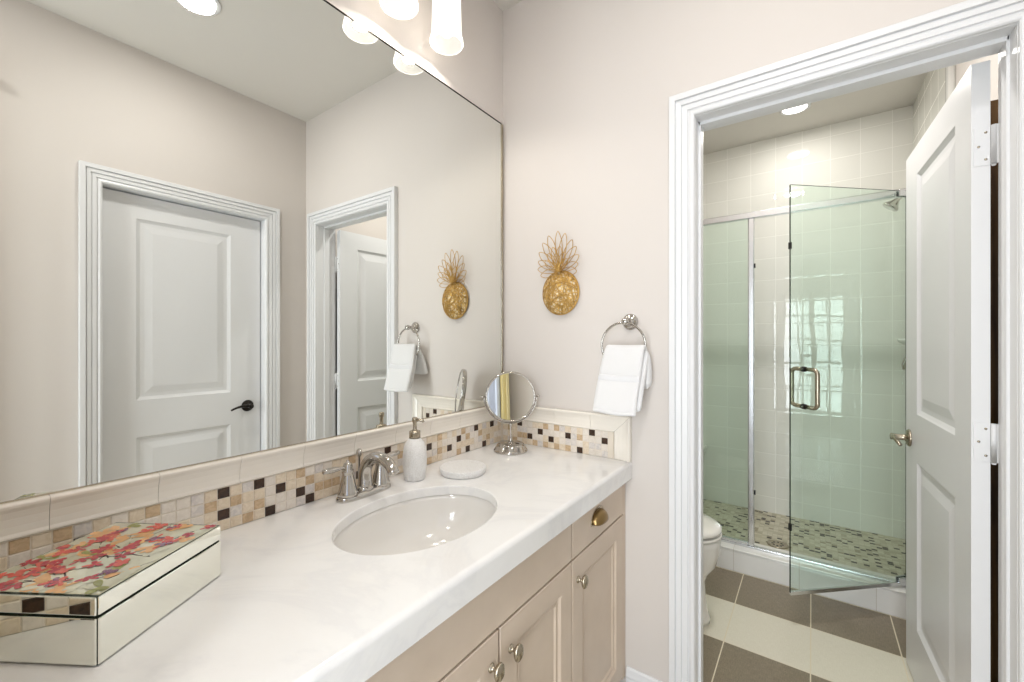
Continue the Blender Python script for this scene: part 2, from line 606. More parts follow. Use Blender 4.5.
# ------------------------------------------------------------------ doors
def door_slab(w, h, t, panels, xs):
    """slab in local x (0..w), y (0..t), z (0..h); panels = [(z0,z1)] between xs"""
    b = MB()
    zs = [0.]
    for z0, z1 in panels: zs += [z0, z1]
    zs.append(h)
    X = [0., xs[0], xs[1], w]
    for yy, sg in ((0., 1), (t, -1)):
        for i in range(3):
            for j in range(len(zs)-1):
                x0, x1, z0, z1 = X[i], X[i+1], zs[j], zs[j+1]
                if i == 1 and j % 2 == 1:
                    R = []
                    for o, d in ((0, 0), (.006, .004), (.016, .009), (.026, .009), (.034, .0085), (.066, .0025)):
                        R.append([(x0+o, yy+sg*d, z0+o), (x1-o, yy+sg*d, z0+o), (x1-o, yy+sg*d, z1-o), (x0+o, yy+sg*d, z1-o)])
                    b.rings(R, False, True)
                else:
                    b.add([(x0, yy, z0), (x1, yy, z0), (x1, yy, z1), (x0, yy, z1)], [(0, 1, 2, 3)])
    b.add([(0, 0, 0), (0, t, 0), (0, t, h), (0, 0, h)], [(0, 1, 2, 3)])
    b.add([(w, 0, 0), (w, t, 0), (w, t, h), (w, 0, h)], [(0, 1, 2, 3)])
    b.add([(0, 0, 0), (w, 0, 0), (w, t, 0), (0, t, 0)], [(0, 1, 2, 3)])
    b.add([(0, 0, h), (w, 0, h), (w, t, h), (0, t, h)], [(0, 1, 2, 3)])
    return b


def lever(parent, x, y, z, side, dirx, mat):
    """lever on the face at local y, sticking out along side*y, lever pointing along dirx*x"""
    b = MB()
    ax = 'y' if side > 0 else '-y'
    b.lathe([(.0, 0), (.033, 0), (.034, .003), (.031, .008), (.022, .012), (.013, .014), (.0115, .020), (.0115, .045), (.013, .05), (.012, .058), (0, .060)], (x, y, z), 28, ax)
    hnd = obj('handle', b, mat, parent, local=True)
    pts, rr = [], []
    for i in range(13):
        u = i/12
        pts.append((x+dirx*(u*.105), y+side*(.050-.004*u+.008*math.sin(u*PI)), z+.010*math.sin(u*PI*.9)-.016*u*u))
        rr.append(.0115-.005*u)
    b2 = MB().tube(pts, rr, 12, flat=.8)
    obj('lever', b2, mat, hnd, local=True)
    return hnd


# open door of the shower room: hinge at (1.44,.13), free edge at (1.4085,.84)
hx, hy, fx, fy = 1.440, .130, 1.4085, .840
DW = math.hypot(fx-hx, fy-hy)
ang = math.atan2(fy-hy, fx-hx)
od = door_slab(DW, 2.022, .035, [(.215, .842), (1.02, 1.915)], (.125, .545))
# local y must point to +x (thickness away from the visible face): rotate so x -> along door, y flipped
b = od
o = obj('door_1', b, 'white', bevel=.0012)
o.location = (hx, hy, .012)
o.rotation_euler = (0, 0, ang)
o['kind'] = 'structure'
tag(o, 'white two-panel door standing open into the shower room', 'door')
# thickness: local +y after rotation by ~92 deg points to -x; shift mesh to sit on +x side
for v_ in o.data.vertices: v_.co.y -= .035
lever(o, DW-.062, 0, .925-.012, 1, -1, 'nickel')
lever(o, DW-.062, -.035, .915-.012, -1, -1, 'nickel')
for hz in (1.80, 1.03, .25):
    b = MB()
    b.box(-.0025, .0005, -.034, -.004, hz-.05, hz+.05)
    b.lathe([(.0055, -.05), (.0055, .05)], (-.006, -.0395, hz), 14)
    b.lathe([(.0, -.056), (.004, -.055), (.0055, -.05)], (-.006, -.0395, hz), 14)
    b.box(-.0095, -.0065, -.066, -.040, hz-.05, hz+.05)
    h_ = obj('hinge', b, 'white', o, local=True)
    s_ = MB()
    for yy, zz in ((-.026, .035), (-.013, 0), (-.026, -.035)):
        s_.lathe([(.0, 0), (.0032, 0), (.0028, .001), (0, .0012)], (-.0025, yy, hz+zz), 12, '-x')
    obj('screw', s_, 'nickel', h_, local=True)

# closed door opposite the mirror
cw = (OY1-OY0)-.016
o = obj('door_2', door_slab(cw, 2.025, .035, [(.215, .815), (1.00, 1.91)], (.125, .545)), 'white', bevel=.0012)
o.location = (W+.045, OY0+.008, .008)
o.rotation_euler = (0, 0, PI/2)
o['kind'] = 'structure'
tag(o, 'closed white two-panel door seen in the large mirror', 'door')
for v_ in o.data.vertices: v_.co.y -= .035
lever(o, cw-.07, 0, .912, 1, -1, 'dark_metal')

# ------------------------------------------------------------------ wall mirror
MZ0, MZ1, MY0, MY1 = 1.0385, 2.2385, -1.492, -.020
b = MB(); b.box(.0, .006, MY0, MY1, MZ0, MZ1)
mr = thing('wall_mirror', (0, -1.0, MZ0), 'large frameless mirror filling the wall above the vanity', 'mirror')
b = MB(); b.add([(.0065, MY0, MZ0), (.0065, MY1, MZ0), (.0065, MY1, MZ1), (.0065, MY0, MZ1)], [(0, 1, 2, 3)])
b.cur = 1
b.box(.001, .0063, MY0, MY1, MZ0, MZ1)
obj('mirror_glass', b, ['mirror', 'dark_edge'], mr)
b = MB(); b.box(.001, .009, MY0, MY1+.003, MZ0-.0035, MZ0); b.box(.001, .0105, MY1, MY1+.008, MZ0-.0035, MZ1)
obj('edge_channel', b, 'nickel', mr)
obj('top_edge', MB().box(.001, .0085, MY0, MY1, MZ1, MZ1+.003), 'dark_metal', mr)

# ------------------------------------------------------------------ vanity cabinets
XF = .551       # front face of doors
ZT = .812       # underside of worktop edge
def front_panel(y0, y1, z0, z1, x=XF, t=.02, raised=True, rail=.062):
    """recessed-panel door facing +x"""
    b = MB()
    if raised:
        R = []
        for o_, d in ((0, 0), (rail, 0), (rail+.006, .006), (rail+.012, .0075), (rail+.018, .0045), (rail+.024, .0095)):
            R.append([(x-d, y0+o_, z0+o_), (x-d, y1-o_, z0+o_), (x-d, y1-o_, z1-o_), (x-d, y0+o_, z1-o_)])
        b.rings(R, False, True)
        v = [(x, y0, z0), (x, y1, z0), (x, y1, z1), (x, y0, z1), (x-t, y0, z0), (x-t, y1, z0), (x-t, y1, z1), (x-t, y0, z1)]
        b.add(v, [(0, 1, 5, 4), (1, 2, 6, 5), (2, 3, 7, 6), (3, 0, 4, 7), (4, 5, 6, 7)])
    else:
        b.box(x-t, x, y0, y1, z0, z1)
    return b


def knob(parent, y, z):
    b = MB()
    b.lathe([(0, 0), (.0095, 0), (.0095, .002), (.005, .004), (.0042, .010), (.006, .014)], (XF, y, z), 24, 'x')
    b.lathe([(.006, .014), (.0125, .0165), (.0155, .0205), (.0145, .025), (.009, .0285), (0, .030)], (XF, y, z), 28, 'x', sx=1., sy=1.25)
    obj('knob', b, 'nickel', parent)


def cup_pull(parent, y, z):
    b = MB(); b.smooth = True
    R = []
    n = 18
    for i in range(n+1):              # quarter-dome cup, open at the bottom
        a = PI*i/n
        R.append([(XF+.026*math.sin(PI/2*k/8)*math.sin(a)**.6 + .002, y-.043*math.cos(a), z+.0 + .035*math.cos(PI/2*k/8)*math.sin(a)**.8) for k in range(9)])
    b.rings(R, False, False, closed=False)
    c = obj('cup_pull', b, 'bronze', parent, solid=.002)
    b = MB(); b.extrude_poly([(y-.051, z-.003), (y+.051, z-.003)] + [(y+.051*math.cos(a*PI/20), z+.043*math.sin(a*PI/20)) for a in range(0, 21)], XF, XF+.0025, 'x')
    obj('backplate', b, 'nickel', c)


def carcass(y0, y1):
    b = MB()
    b.box(.004, XF-.022, y0, y1, .10, .70)
    b.box(XF-.05, XF-.0215, y0, y1, .70, ZT-.004)
    b.box(.004, .05, y0, y1, .70, ZT-.004)
    b.box(.02, XF-.09, y0, y1, 0, .10)
    return b


g = .0032
ZD = .690      # drawer / door line
YD = -.4176    # division between the drawer stack and the sink base
YM = -.7555    # division between the two sink doors
YL = -1.0935
c1 = thing('drawer_cabinet', (.28, -.22, 0), 'taupe cabinet unit beside the end wall with one cup-pull drawer over a door', 'cabinet')
obj('carcass', carcass(YD+.001, -.003), 'cab_dark', c1)
b = MB(); b.box(XF-.024, XF-.001, -.0255, -.003, .10, ZT-.004)
obj('filler_strip', b, 'cabinet', c1)
d = obj('drawer', front_panel(YD+g, -.028, ZD+g, ZT-.006, raised=False), 'cabinet', c1, bevel=.002)
cup_pull(d, -.246, .745)
d = obj('door', front_panel(YD+g, -.028, .115, ZD-g), 'cabinet', c1, bevel=.0015)
knob(d, -.382, .622)
c2 = thing('sink_cabinet', (.28, -.755, 0), 'taupe sink cabinet with plain false front and two panel doors with knobs', 'cabinet')
obj('carcass', carcass(YL+.001, YD-.001), 'cab_dark', c2)
obj('false_front', front_panel(YL+g, YD-g, ZD+g, ZT-.006, raised=False), 'cabinet', c2, bevel=.002)
d = obj('door', front_panel(YM+g, YD-g, .115, ZD-g), 'cabinet', c2, bevel=.0015)
knob(d, -.714, .621)
d = obj('door', front_panel(YL+g, YM-g, .115, ZD-g), 'cabinet', c2, bevel=.0015)
knob(d, -.784, .622)
c3 = thing('end_cabinet', (.28, -1.29, 0), 'taupe cabinet unit at the left end of the vanity below the mirrored box', 'cabinet')
obj('carcass', carcass(-1.490, YL-.001), 'cab_dark', c3)
for k in range(3):
    z0 = .115+k*.2305
    d = obj('drawer', front_panel(-1.488, YL-g, z0, z0+.2305-.004 if k < 2 else ZT-.006, raised=False), 'cabinet', c3, bevel=.002)
    cup_pull(d, -1.29, z0+.12)

# ------------------------------------------------------------------ worktop with oval cut-out
ZC = .875
SX, SY, SA, SB = .305, -.75, .165, .22
b = MB()
x0, x1, y0, y1 = .002, .562, -1.493, -.002
n = 96
hole = ell(SX, SY, SA, SB, 0, n)
rect = []
for (x, y, _) in hole:
    dx, dy = x-SX, y-SY
    k = min([q for q in ((x1-SX)/dx if dx > 1e-9 else 9e9, (x0-SX)/dx if dx < -1e-9 else 9e9, (y1-SY)/dy if dy > 1e-9 else 9e9, (y0-SY)/dy if dy < -1e-9 else 9e9)])
    rect.append([SX+dx*k, SY+dy*k])
for cxn, cyn in ((x0, y0), (x0, y1), (x1, y0), (x1, y1)):
    i = min(range(n), key=lambda q: (rect[q][0]-cxn)**2+(rect[q][1]-cyn)**2)
    rect[i] = [cxn, cyn]
e = .003
R = [[(SX+(x-SX)*1.0, SY+(y-SY)*1.0, ZC-.026) for x, y, _ in hole], [(x, y, ZC-e) for x, y, _ in hole],
     [(SX+(x-SX)*(1+e*.3/SA), SY+(y-SY)*(1+e*.3/SB), ZC-e*.3) for x, y, _ in hole],
     [(SX+(x-SX)*(1+e/SA), SY+(y-SY)*(1+e/SB), ZC) for x, y, _ in hole], [(x, y, ZC) for x, y in rect], [(x, y, ZC-.026) for x, y in rect]]
R.append(R[0])
b.rings(R, False, False)
poly = [(x1, ZC)]
r = .012
for i in range(9):
    a = PI/2*(1-i/8)
    poly.append((.562+r*math.cos(a), ZC-r+r*math.sin(a)))
poly += [(.574, ZT+.004), (.570, ZT), (.530, ZT), (.530, ZC-.026), (x1, ZC-.026)]
b.extrude_poly(poly, y0, y1, 'y')
ct = obj('countertop', b, 'marble')
tag(ct, 'long white marble vanity countertop with an oval sink cut-out', 'countertop')

# sink
sk = thing('undermount_sink', (SX, SY, ZC-.17), 'oval white undermount basin set in the marble countertop', 'sink')
b = MB(); b.smooth = True
prof = [(1.012, -.0265), (1.008, -.040), (.985, -.07), (.93, -.105), (.80, -.135), (.55, -.155), (.25, -.163), (.12, -.165)]
R = [ell(SX, SY, SA*s_, SB*s_, ZC+z, 64) for s_, z in prof]
R2 = [ell(SX, SY, SA*s_+.014, SB*s_+.014, ZC+z-(.0 if i == 0 else .01), 64) for i, (s_, z) in enumerate(prof)]
b.rings(R2[::-1]+R, True, True)
bo = obj('basin', b, 'basin', sk)
b = MB(); b.lathe([(.0, -.1625), (.0215, -.1625), (.024, -.161), (.022, -.1595), (.018, -.1595), (.017, -.163)], (SX, SY, ZC), 32)
b.lathe([(.0, -.152), (.012, -.153), (.0155, -.156), (.0155, -.160), (.0, -.161)], (SX, SY, ZC), 32)
obj('drain', b, 'chrome', sk)

# ------------------------------------------------------------------ faucet
fx0, fy0 = .070, -.748
ft = thing('faucet', (fx0, fy0, ZC), 'polished nickel two-handle faucet behind the oval basin', 'faucet')
b = MB(); b.smooth = True
R = []
for o_, z in ((0, 0), (.001, .004), (-.001, .010), (-.004, .014), (-.007, .016)):
    R.append(ell(fx0, fy0, .028+o_, .083+o_, ZC+z, 56, 3.))
b.rings(R)
obj('base_plate', b, 'chrome', ft)
for sgn in (-1, 1):
    yy = fy0+sgn*.0535
    b = MB()
    b.lathe([(.027, .012), (.0265, .020), (.0225, .030), (.018, .050), (.0145, .066), (.013, .072), (.0155, .074), (.0155, .080), (.012, .083), (.0125, .092), (.010, .098), (.004, .1015), (.0045, .105), (0, .108)], (fx0, yy, ZC), 32)
    hd = obj('valve_body', b, 'chrome', ft)
    pts, rr = [], []
    for i in range(11):
        u = i/10
        pts.append((fx0-.004*u, yy+sgn*(.006+.062*u), ZC+.0885+.002*u))
        rr.append((.0056+.0046*max(0, math.sin((u-.2)/.8*PI*.8))) if u > .2 else .0056)
    b = MB().tube(pts, rr, 14, flat=.75)
    obj('lever_handle', b, 'chrome', hd)
# spout
b = MB()
pts, rr = [], []
cxn, czn = .137, ZC+.054
pts += [(fx0+.003, fy0, ZC+.010), (fx0+.001, fy0, ZC+.030)]; rr += [.0225, .0195]
for i in range(21):
    a = PI*(1-i/20*.82)
    pts.append((cxn+.066*math.cos(a), fy0, czn+.058*math.sin(a)))
    rr.append(.0175-.0028*i/20)
pts.append((pts[-1][0]+.004, fy0, pts[-1][2]-.007)); rr.append(.0150)
b.tube(pts, rr, 20)
sp_ = obj('spout', b, 'chrome', ft)
b = MB(); b.lathe([(.026, .014), (.025, .020), (.021, .026)], (fx0, fy0, ZC), 28)
obj('spout_collar', b, 'chrome', sp_)
b = MB(); b.lathe([(.0035, .010), (.0035, .100), (.006, .102), (.0075, .107), (.0085, .113), (.007, .119), (.003, .123), (0, .124)], (fx0-.026, fy0, ZC), 20)
obj('lift_rod', b, 'chrome', ft)

# ------------------------------------------------------------------ dispenser, dish, makeup mirror
dx, dy = .088, -.580
sd = thing('soap_dispenser', (dx, dy, ZC), 'white crackle-textured soap dispenser with metal pump beside the faucet', 'soap dispenser')
b = MB(); b.lathe([(.0, 0), (.028, 0), (.031, .003), (.0345, .025), (.037, .05), (.037, .072), (.0345, .095), (.029, .113), (.021, .124), (.017, .128), (0, .128)], (dx, dy, ZC), 44)
obj('bottle', b, 'crackle', sd)
b = MB(); b.lathe([(0, .128), (.0175, .128), (.0175, .147), (.0165, .150), (.009, .152), (.006, .155), (.006, .176), (.0085, .178), (.0085, .188), (.0075, .192), (0, .193)], (dx, dy, ZC), 28)
pm = obj('pump', b, 'nickel', sd)
b = MB().tube([(dx, dy, ZC+.184), (dx+.012, dy+.009, ZC+.184), (dx+.020, dy+.014, ZC+.182), (dx+.022, dy+.016, ZC+.177)], [.0055, .005, .0045, .004], 12)
obj('nozzle', b, 'nickel', pm)

qx, qy = .168, -.446
so = thing('soap_dish', (qx, qy, ZC), 'flat round white soap dish to the right of the dispenser', 'soap dish')
b = MB(); b.lathe([(0, .0015), (.068, .0), (.072, .003), (.0745, .012), (.075, .0205), (.0735, .0225), (.0715, .021)], (qx, qy, ZC), 56)
b.lathe([(.0715, .021), (.0685, .0185), (.045, .0175), (0, .0175)], (qx, qy, ZC), 56)
obj('dish_body', b, 'crackle', so)

tx, ty = .137, -.135
mm = thing('makeup_mirror', (tx, ty, ZC), 'round tilting metal makeup mirror on a pedestal in the countertop corner', 'makeup mirror')
b = MB(); b.lathe([(0, 0), (.0645, 0), (.0665, .003), (.0660, .007), (.062, .012), (.056, .022), (.051, .030), (.048, .032), (.030, .033), (.012, .034), (.009, .038), (0, .038)], (tx, ty, ZC), 56)
obj('base', b, 'chrome', mm)
b = MB(); b.lathe([(.009, .036), (.0055, .044), (.0048, .050), (.0048, .098), (.006, .105), (.006, .109), (0, .111)], (tx, ty, ZC), 20)
obj('stem', b, 'chrome', mm)
# disc: normal
nh = math.atan2(-.745, .667)
DCZ = 1.088; DR = .0965
Rm = Matrix.Translation((tx, ty, DCZ)) @ Matrix.Rotation(nh, 4, 'Z') @ Matrix.Rotation(-.15, 4, 'Y')
b = MB(); b.smooth = True
b.lathe([(DR-.006, .0065), (DR-.004, .010), (DR, .009), (DR+.002, .004), (DR+.002, -.004), (DR, -.009), (DR-.004, -.010), (DR-.006, -.0065)], (0, 0, 0), 72, 'x', False, False)
b.xf(Rm)
obj('rim', b, 'chrome', mm)
b = MB(); b.lathe([(0, .0068), (DR-.005, .0068), (DR-.005, -.0068), (0, -.0068)], (0, 0, 0), 72, 'x', False, False)
b.xf(Rm)
o = obj('mirror_disc', b, 'mirror', mm)
for p in o.data.polygons: p.use_smooth = False
b = MB()
yk = [(0, (DR+.007)*math.cos(PI+PI*i/40), (DR+.007)*math.sin(PI+PI*i/40)) for i in range(41)]
b.tube(yk, .0032, 10)
for sg in (-1, 1):
    b.lathe([(.0, DR+.001), (.003, DR+.001), (.003, DR+.011), (.0055, DR+.012), (.0055, DR+.018), (.0, DR+.0195)], (0, 0, 0), 16, 'y' if sg > 0 else '-y')
b.xf(Matrix.Translation((tx, ty, DCZ)) @ Matrix.Rotation(nh, 4, 'Z'))
obj('yoke', b, 'chrome', mm)

# ------------------------------------------------------------------ backsplash
PT = .0253
mir_dark = {(-43, 3), (-43, 1), (-40, 3), (-38, 2), (-39, 0), (-36, 1), (-35, 0), (-18, 2), (-14, 1), (-12, 2), (-8, 3), (-6, 0), (-10, 0), (-4, 3), (-29, 1), (-52, 2), (-55, 1), (-60, 2), (-64, 0), (-58, 0), (-67, 2), (-25, 3), (-22, 0)}
mir_tan = {(-42, 2), (-40, 1), (-41, 0), (-36, 3), (-35, 2), (-34, 1), (-32, 1), (-44, 2), (-16, 3), (-16, 1), (-11, 3), (-10, 2), (-12, 0), (-7, 2), (-5, 1), (-18, 0), (-30, 3), (-33, 1), (-34, 1), (-23, 2), (-55, 3), (-53, 3), (-50, 1), (-48, 3), (-57, 2), (-62, 1), (-26, 0), (-21, 3)}
end_dark = {(7, 2), (5, 1), (9, 1), (12, 2), (16, 3), (18, 2), (14, 0), (19, 0), (3, 3)}
end_tan = {(14, 2), (10, 3), (4, 1), (8, 3), (10, 0), (8, 0), (12, 0), (6, 0), (2, 0), (1, 2), (3, 1)}
MATS = ['grout', 'st_white', 'st_cream', 'st_tan', 'st_dark', 'st_grey']


def mosaic(idx, dark, tan, mk, r, lim):
    b = MB()
    ph = .0243
    for i in idx:
        for j in range(4):
            if (i, j) in dark: b.cur = 4
            elif (i, j) in tan: b.cur = 3
            else: b.cur = r.choice([1, 1, 1, 2, 2, 2, 5])
            a0, a1 = i*PT+.0009, (i+1)*PT-.0009
            if a1 > lim: continue
            z0, z1 = ZC+j*ph+.0009, ZC+(j+1)*ph-.0009
            e_ = .0012
            R = [[mk(p, q, d_) for p, q in ((a0+o_, z0+o_), (a1-o_, z0+o_), (a1-o_, z1-o_), (a0+o_, z1-o_))] for o_, d_ in ((0, .006), (0, .0082), (e_, .009))]
            b.rings(R, False, True)
    return b


# cap profile: (out, z)
CAP = [(.002, ZC+.0985), (.010, ZC+.0985), (.0135, ZC+.1005), (.0135, ZC+.1035), (.0115, ZC+.108), (.0115, ZC+.120), (.0135, ZC+.134), (.0175, ZC+.146), (.0215, ZC+.153), (.0225, ZC+.1575), (.0205, ZC+.1605), (.016, ZC+.1615), (.002, ZC+.1615)]
bs = thing('backsplash', (.01, -.96, ZC), 'mosaic backsplash with cream cap tiles below the large mirror', 'backsplash')
b = MB(); b.box(.0012, .0075, -1.4925, -.0013, ZC+.0005, ZC+.099)
b2 = mosaic(range(-58, 0), mir_dark, mir_tan, lambda p, q, d_: (d_, p, q), random.Random(3), -.0085)
b.v, o0 = b.v, len(b.v)
b.f += [tuple(i+o0 for i in f) for f in b2.f]; b.mi += b2.mi; b.sm += b2.sm; b.v += b2.v
obj('mosaic_tiles', b, MATS, bs)
js = [-1.4925, -1.345, -1.194, -1.0435, -.8925, -.7415, -.592, -.4412, -.289, -.138, -.0145]
for a0, a1 in zip(js[:-1], js[1:]):
    b = MB()
    b.rings([[(x, a, z) for x, z in CAP] for a in (a0+.0002, a1-.0002)])
    obj('cap_tile', b, 'cap', bs, bevel=.0008)
bs = thing('side_splash', (.28, -.005, ZC), 'short mosaic side splash on the end wall under the hanging towel', 'backsplash')
b = MB(); b.box(.0095, .508, -.0075, -.0012, ZC+.0005, ZC+.099)
b2 = mosaic(range(0, 21), end_dark, end_tan, lambda p, q, d_: (p+.005, -d_, q), random.Random(5), .504)
o0 = len(b.v)
b.f += [tuple(i+o0 for i in f) for f in b2.f]; b.mi += b2.mi; b.sm += b2.sm; b.v += b2.v
obj('mosaic_tiles', b, MATS, bs)
js = [.0235, .116, .267, .4175]
for a0, a1 in zip(js[:-1], js[1:]):
    b = MB(); b.rings([[(a, -x, z) for x, z in CAP] for a in (a0+.0002, a1-.0002)])
    obj('cap_tile', b, 'cap', bs, bevel=.0008)
XE = .5735
b = MB()
b.rings([[(.4181, -x, z) for x, z in CAP], [(XE-.0008-(ZC+.1615-z), -x, z) for x, z in CAP]])
obj('cap_tile', b, 'cap', bs, bevel=.0008)
b = MB()
b.rings([[(XE-(ZC+.1615-z), -x, ZC+.001) for x, z in CAP], [(XE-(ZC+.1615-z), -x, z) for x, z in CAP]])
obj('end_cap_tile', b, 'cap', bs, bevel=.0008)

bs = thing('end_splash', (.28, -1.49, ZC), 'short mosaic splash at the left end of the vanity, mirrored in the jewelry box', 'backsplash')
b = MB(); b.box(.0095, .508, -1.4935, -1.4875, ZC+.0005, ZC+.099)
b2 = mosaic(range(0, 21), {(3, 2), (6, 0), (8, 1), (11, 3), (13, 1), (17, 2), (10, 0)}, {(4, 1), (7, 3), (9, 2), (12, 0), (15, 3), (5, 0)}, lambda p, q, d_: (p+.005, -1.495+d_, q), random.Random(8), .504)
o0 = len(b.v)
b.f += [tuple(i+o0 for i in f) for f in b2.f]; b.mi += b2.mi; b.sm += b2.sm; b.v += b2.v
obj('mosaic_tiles', b, MATS, bs)
js = [.0235, .116, .267, .4175, .568]
for a0, a1 in zip(js[:-1], js[1:]):
    b = MB(); b.rings([[(a, -1.495+x*.55, z) for x, z in CAP] for a in (a0+.0002, a1-.0002)])
    obj('cap_tile', b, 'cap', bs, bevel=.0008)

# ------------------------------------------------------------------ jewellery box
A = Vector((.331, -1.342, 0)); B = Vector((.2133, -1.1542, 0))
bw = (B-A).length
ba = math.atan2(B.y-A.y, B.x-A.x)
bd = .205
BH = .0935
jb = thing('jewelry_box', (A.x, A.y, ZC), 'mirrored jewelry box with floral glass lid on the left of the countertop', 'jewelry box', rz=ba, world=False)
# local: x along A->B, y from front towards the wall side (left of AB)
def mpanel(b, p0, p1, z0, z1, out, t=.003):
    """panel along p0->p1 with thickness, dark edge strip"""
    pass
b = MB(); b.box(.003, bw-.003, .003, bd-.003, .001, .065)
body = obj('body', b, 'dark_edge', jb, local=True)
def sides(z0, z1, parent):
    for nm, x0, x1, y0, y1 in (('mirror_panel', .0025, bw-.0025, 0, .003), ('mirror_panel', .0025, bw-.0025, bd-.003, bd), ('mirror_panel', 0, .003, .0025, bd-.0025), ('mirror_panel', bw-.003, bw, .0025, bd-.0025)):
        b = MB(); b.box(x0, x1, y0, y1, z0, z1)
        obj(nm, b, 'mirror_box', parent, local=True, bevel=.0015)
sides(.002, .0640, body)
b = MB(); b.box(.0025, bw-.0025, .0025, bd-.0025, .0670, BH-.0008)
lid = obj('lid', b, 'dark_edge', jb, local=True)
sides(.0675, BH-.0015, lid)
b = MB(); b.box(.005, bw-.005, .0035, bd-.0035, BH-.0035, BH)
top = obj('floral_top', b, 'print_base', jb, local=True, bevel=.0015)
# blossoms printed on the lid
rb = random.Random(21)
b = MB()
PM = ['petal_red', 'petal_coral', 'petal_peach', 'petal_plum', 'twig', 'leaf_green', 'print_base']
cnt = [0]
def petal(cx_, cy_, a, l, w, m):
    b.cur = m
    z = BH+.00025+.0000015*cnt[0]; cnt[0] += 1
    pts = []
    for i in range(12):
        q = 2*PI*i/12
        px, py = l*.5*(1+math.cos(q)), w*math.sin(q)*(.75+.35*math.cos(q))
        X_, Y_ = cx_+px*math.cos(a)-py*math.sin(a), cy_+px*math.sin(a)+py*math.cos(a)
        pts.append((min(max(X_, .004), bw-.004), min(max(Y_, .004), bd-.004), z))
    b.add(pts, [tuple(range(12))])
def twig(x, y, a, l, w):
    b.cur = 4
    n_ = 10
    L_, R_ = [], []
    z = BH+.0002
    for i in range(n_+1):
        ww = w*(1-.7*i/n_)
        L_.append((min(max(x-ww*math.sin(a), .004), bw-.004), min(max(y+ww*math.cos(a), .004), bd-.004), z))
        R_.append((min(max(x+ww*math.sin(a), .004), bw-.004), min(max(y-ww*math.cos(a), .004), bd-.004), z))
        x += l/n_*math.cos(a); y += l/n_*math.sin(a); a += rb.uniform(-.25, .25)
    b.add(L_+R_[::-1], [(i, i+1, 2*n_-i, 2*n_+1-i) for i in range(n_)])
for k in range(16):
    twig(rb.uniform(.02, bw-.05), rb.uniform(.02, bd-.05), rb.uniform(-.6, 2.2), rb.uniform(.07, .13), rb.uniform(.0007, .0014))
for k in range(60):
    x, y = rb.uniform(.012, bw-.012), rb.uniform(.012, bd-.012)
    m = rb.choice([2, 2, 1, 5, 6, 6, 6])
    for q in range(rb.randint(3, 5)):
        petal(x, y, rb.uniform(0, 6.28), rb.uniform(.012, .026), rb.uniform(.004, .009), m)
for k in range(46):
    x, y = rb.uniform(.012, bw-.012), rb.uniform(.012, bd-.012)
    m = rb.choice([0, 0, 0, 0, 1, 1, 3])
    a0 = rb.uniform(0, 6.28)
    for q in range(5):
        petal(x, y, a0+q*1.2566+rb.uniform(-.2, .2), rb.uniform(.007, .016), rb.uniform(.003, .006), m if rb.random() > .25 else 1)
obj('floral_print', b, PM, top, local=True, fix=False)

# ------------------------------------------------------------------ pineapple wall ornament
px, pz, pa, pb = .2885, 1.4955, .0785, .0845
pn = thing('pineapple_ornament', (px, -.003, 1.41), 'gold wire pineapple ornament hanging on the end wall', 'wall decoration')
b = MB(); b.smooth = True
R = []
for k in range(9):
    q = k/8*PI/2
    R.append([(px+pa*math.cos(q)*math.cos(a), -.006-.026*math.sin(q), pz+pb*math.cos(q)*math.sin(a)) for a in [2*PI*j/48 for j in range(48)]])
b.rings(R[:-1], False, True)
body = obj('body', b, 'gold_mesh', pn, solid=.001)
b = MB(); b.tube([(px+pa*math.cos(2*PI*i/60), -.008, pz+pb*math.sin(2*PI*i/60)) for i in range(60)], .0042, 8, closed=True)
obj('rim', b, 'gold', pn)
b = MB()
rp = random.Random(4)
for k in range(70):
    a, c = rp.uniform(0, 6.28), rp.uniform(0, 6.28)
    p0 = (math.cos(a)*rp.uniform(.5, 1), math.sin(a)*rp.uniform(.5, 1)); p1 = (math.cos(c), math.sin(c))
    pts = []
    bend = rp.uniform(-.5, .5)
    for i in range(9):
        u = i/8
        x = p0[0]*(1-u)+p1[0]*u - bend*math.sin(u*PI)*(p1[1]-p0[1])*.5
        z = p0[1]*(1-u)+p1[1]*u + bend*math.sin(u*PI)*(p1[0]-p0[0])*.5
        rr_ = math.hypot(x, z)
        if rr_ > .98: x, z, rr_ = x/rr_*.98, z/rr_*.98, .98
        pts.append((px+pa*x, -.009-.026*math.sqrt(max(0, 1-rr_*rr_)), pz+pb*z))
    b.tube(pts, .0013, 5)
obj('wire_weave', b, 'gold', pn)
zt_ = pz+pb-.002
LEAF = [(0, .155, 0), (-14, .150, 1), (13, .148, 1), (-27, .142, 0), (26, .135, 0), (-40, .122, 1), (39, .125, 1), (-54, .108, 0), (52, .112, 0), (-68, .095, 1), (66, .098, 1), (-82, .082, 0), (80, .085, 0),
        (-9, .095, 2), (9, .095, 2), (-25, .082, 2), (25, .08, 2), (0, .068, 2), (-45, .07, 2), (45, .068, 2)]
for dg, L_, lay in LEAF:
    a = math.radians(dg*1.12)
    w_ = .0150 if lay < 2 else .0125
    pts = []
    for i in range(24):
        q = 2*PI*i/24
        u = .5-.5*math.cos(q)
        s_ = math.sin(q)*w_*(1.0-.25*math.cos(q)) * (1-.35*(u > .8)*(u-.8)*5)
        l = L_*u
        droop = -.30*(abs(a)/1.4)*u*u*L_
        out = -.010-.012*lay-.020*u*(1-.3*lay)
        pts.append((px+l*math.sin(a)*.95+s_*math.cos(a), out, zt_+l*math.cos(a)-s_*math.sin(a)+droop*.3))
    b = MB().tube(pts, .0014, 6, closed=True)
    obj('leaf', b, 'gold', pn)
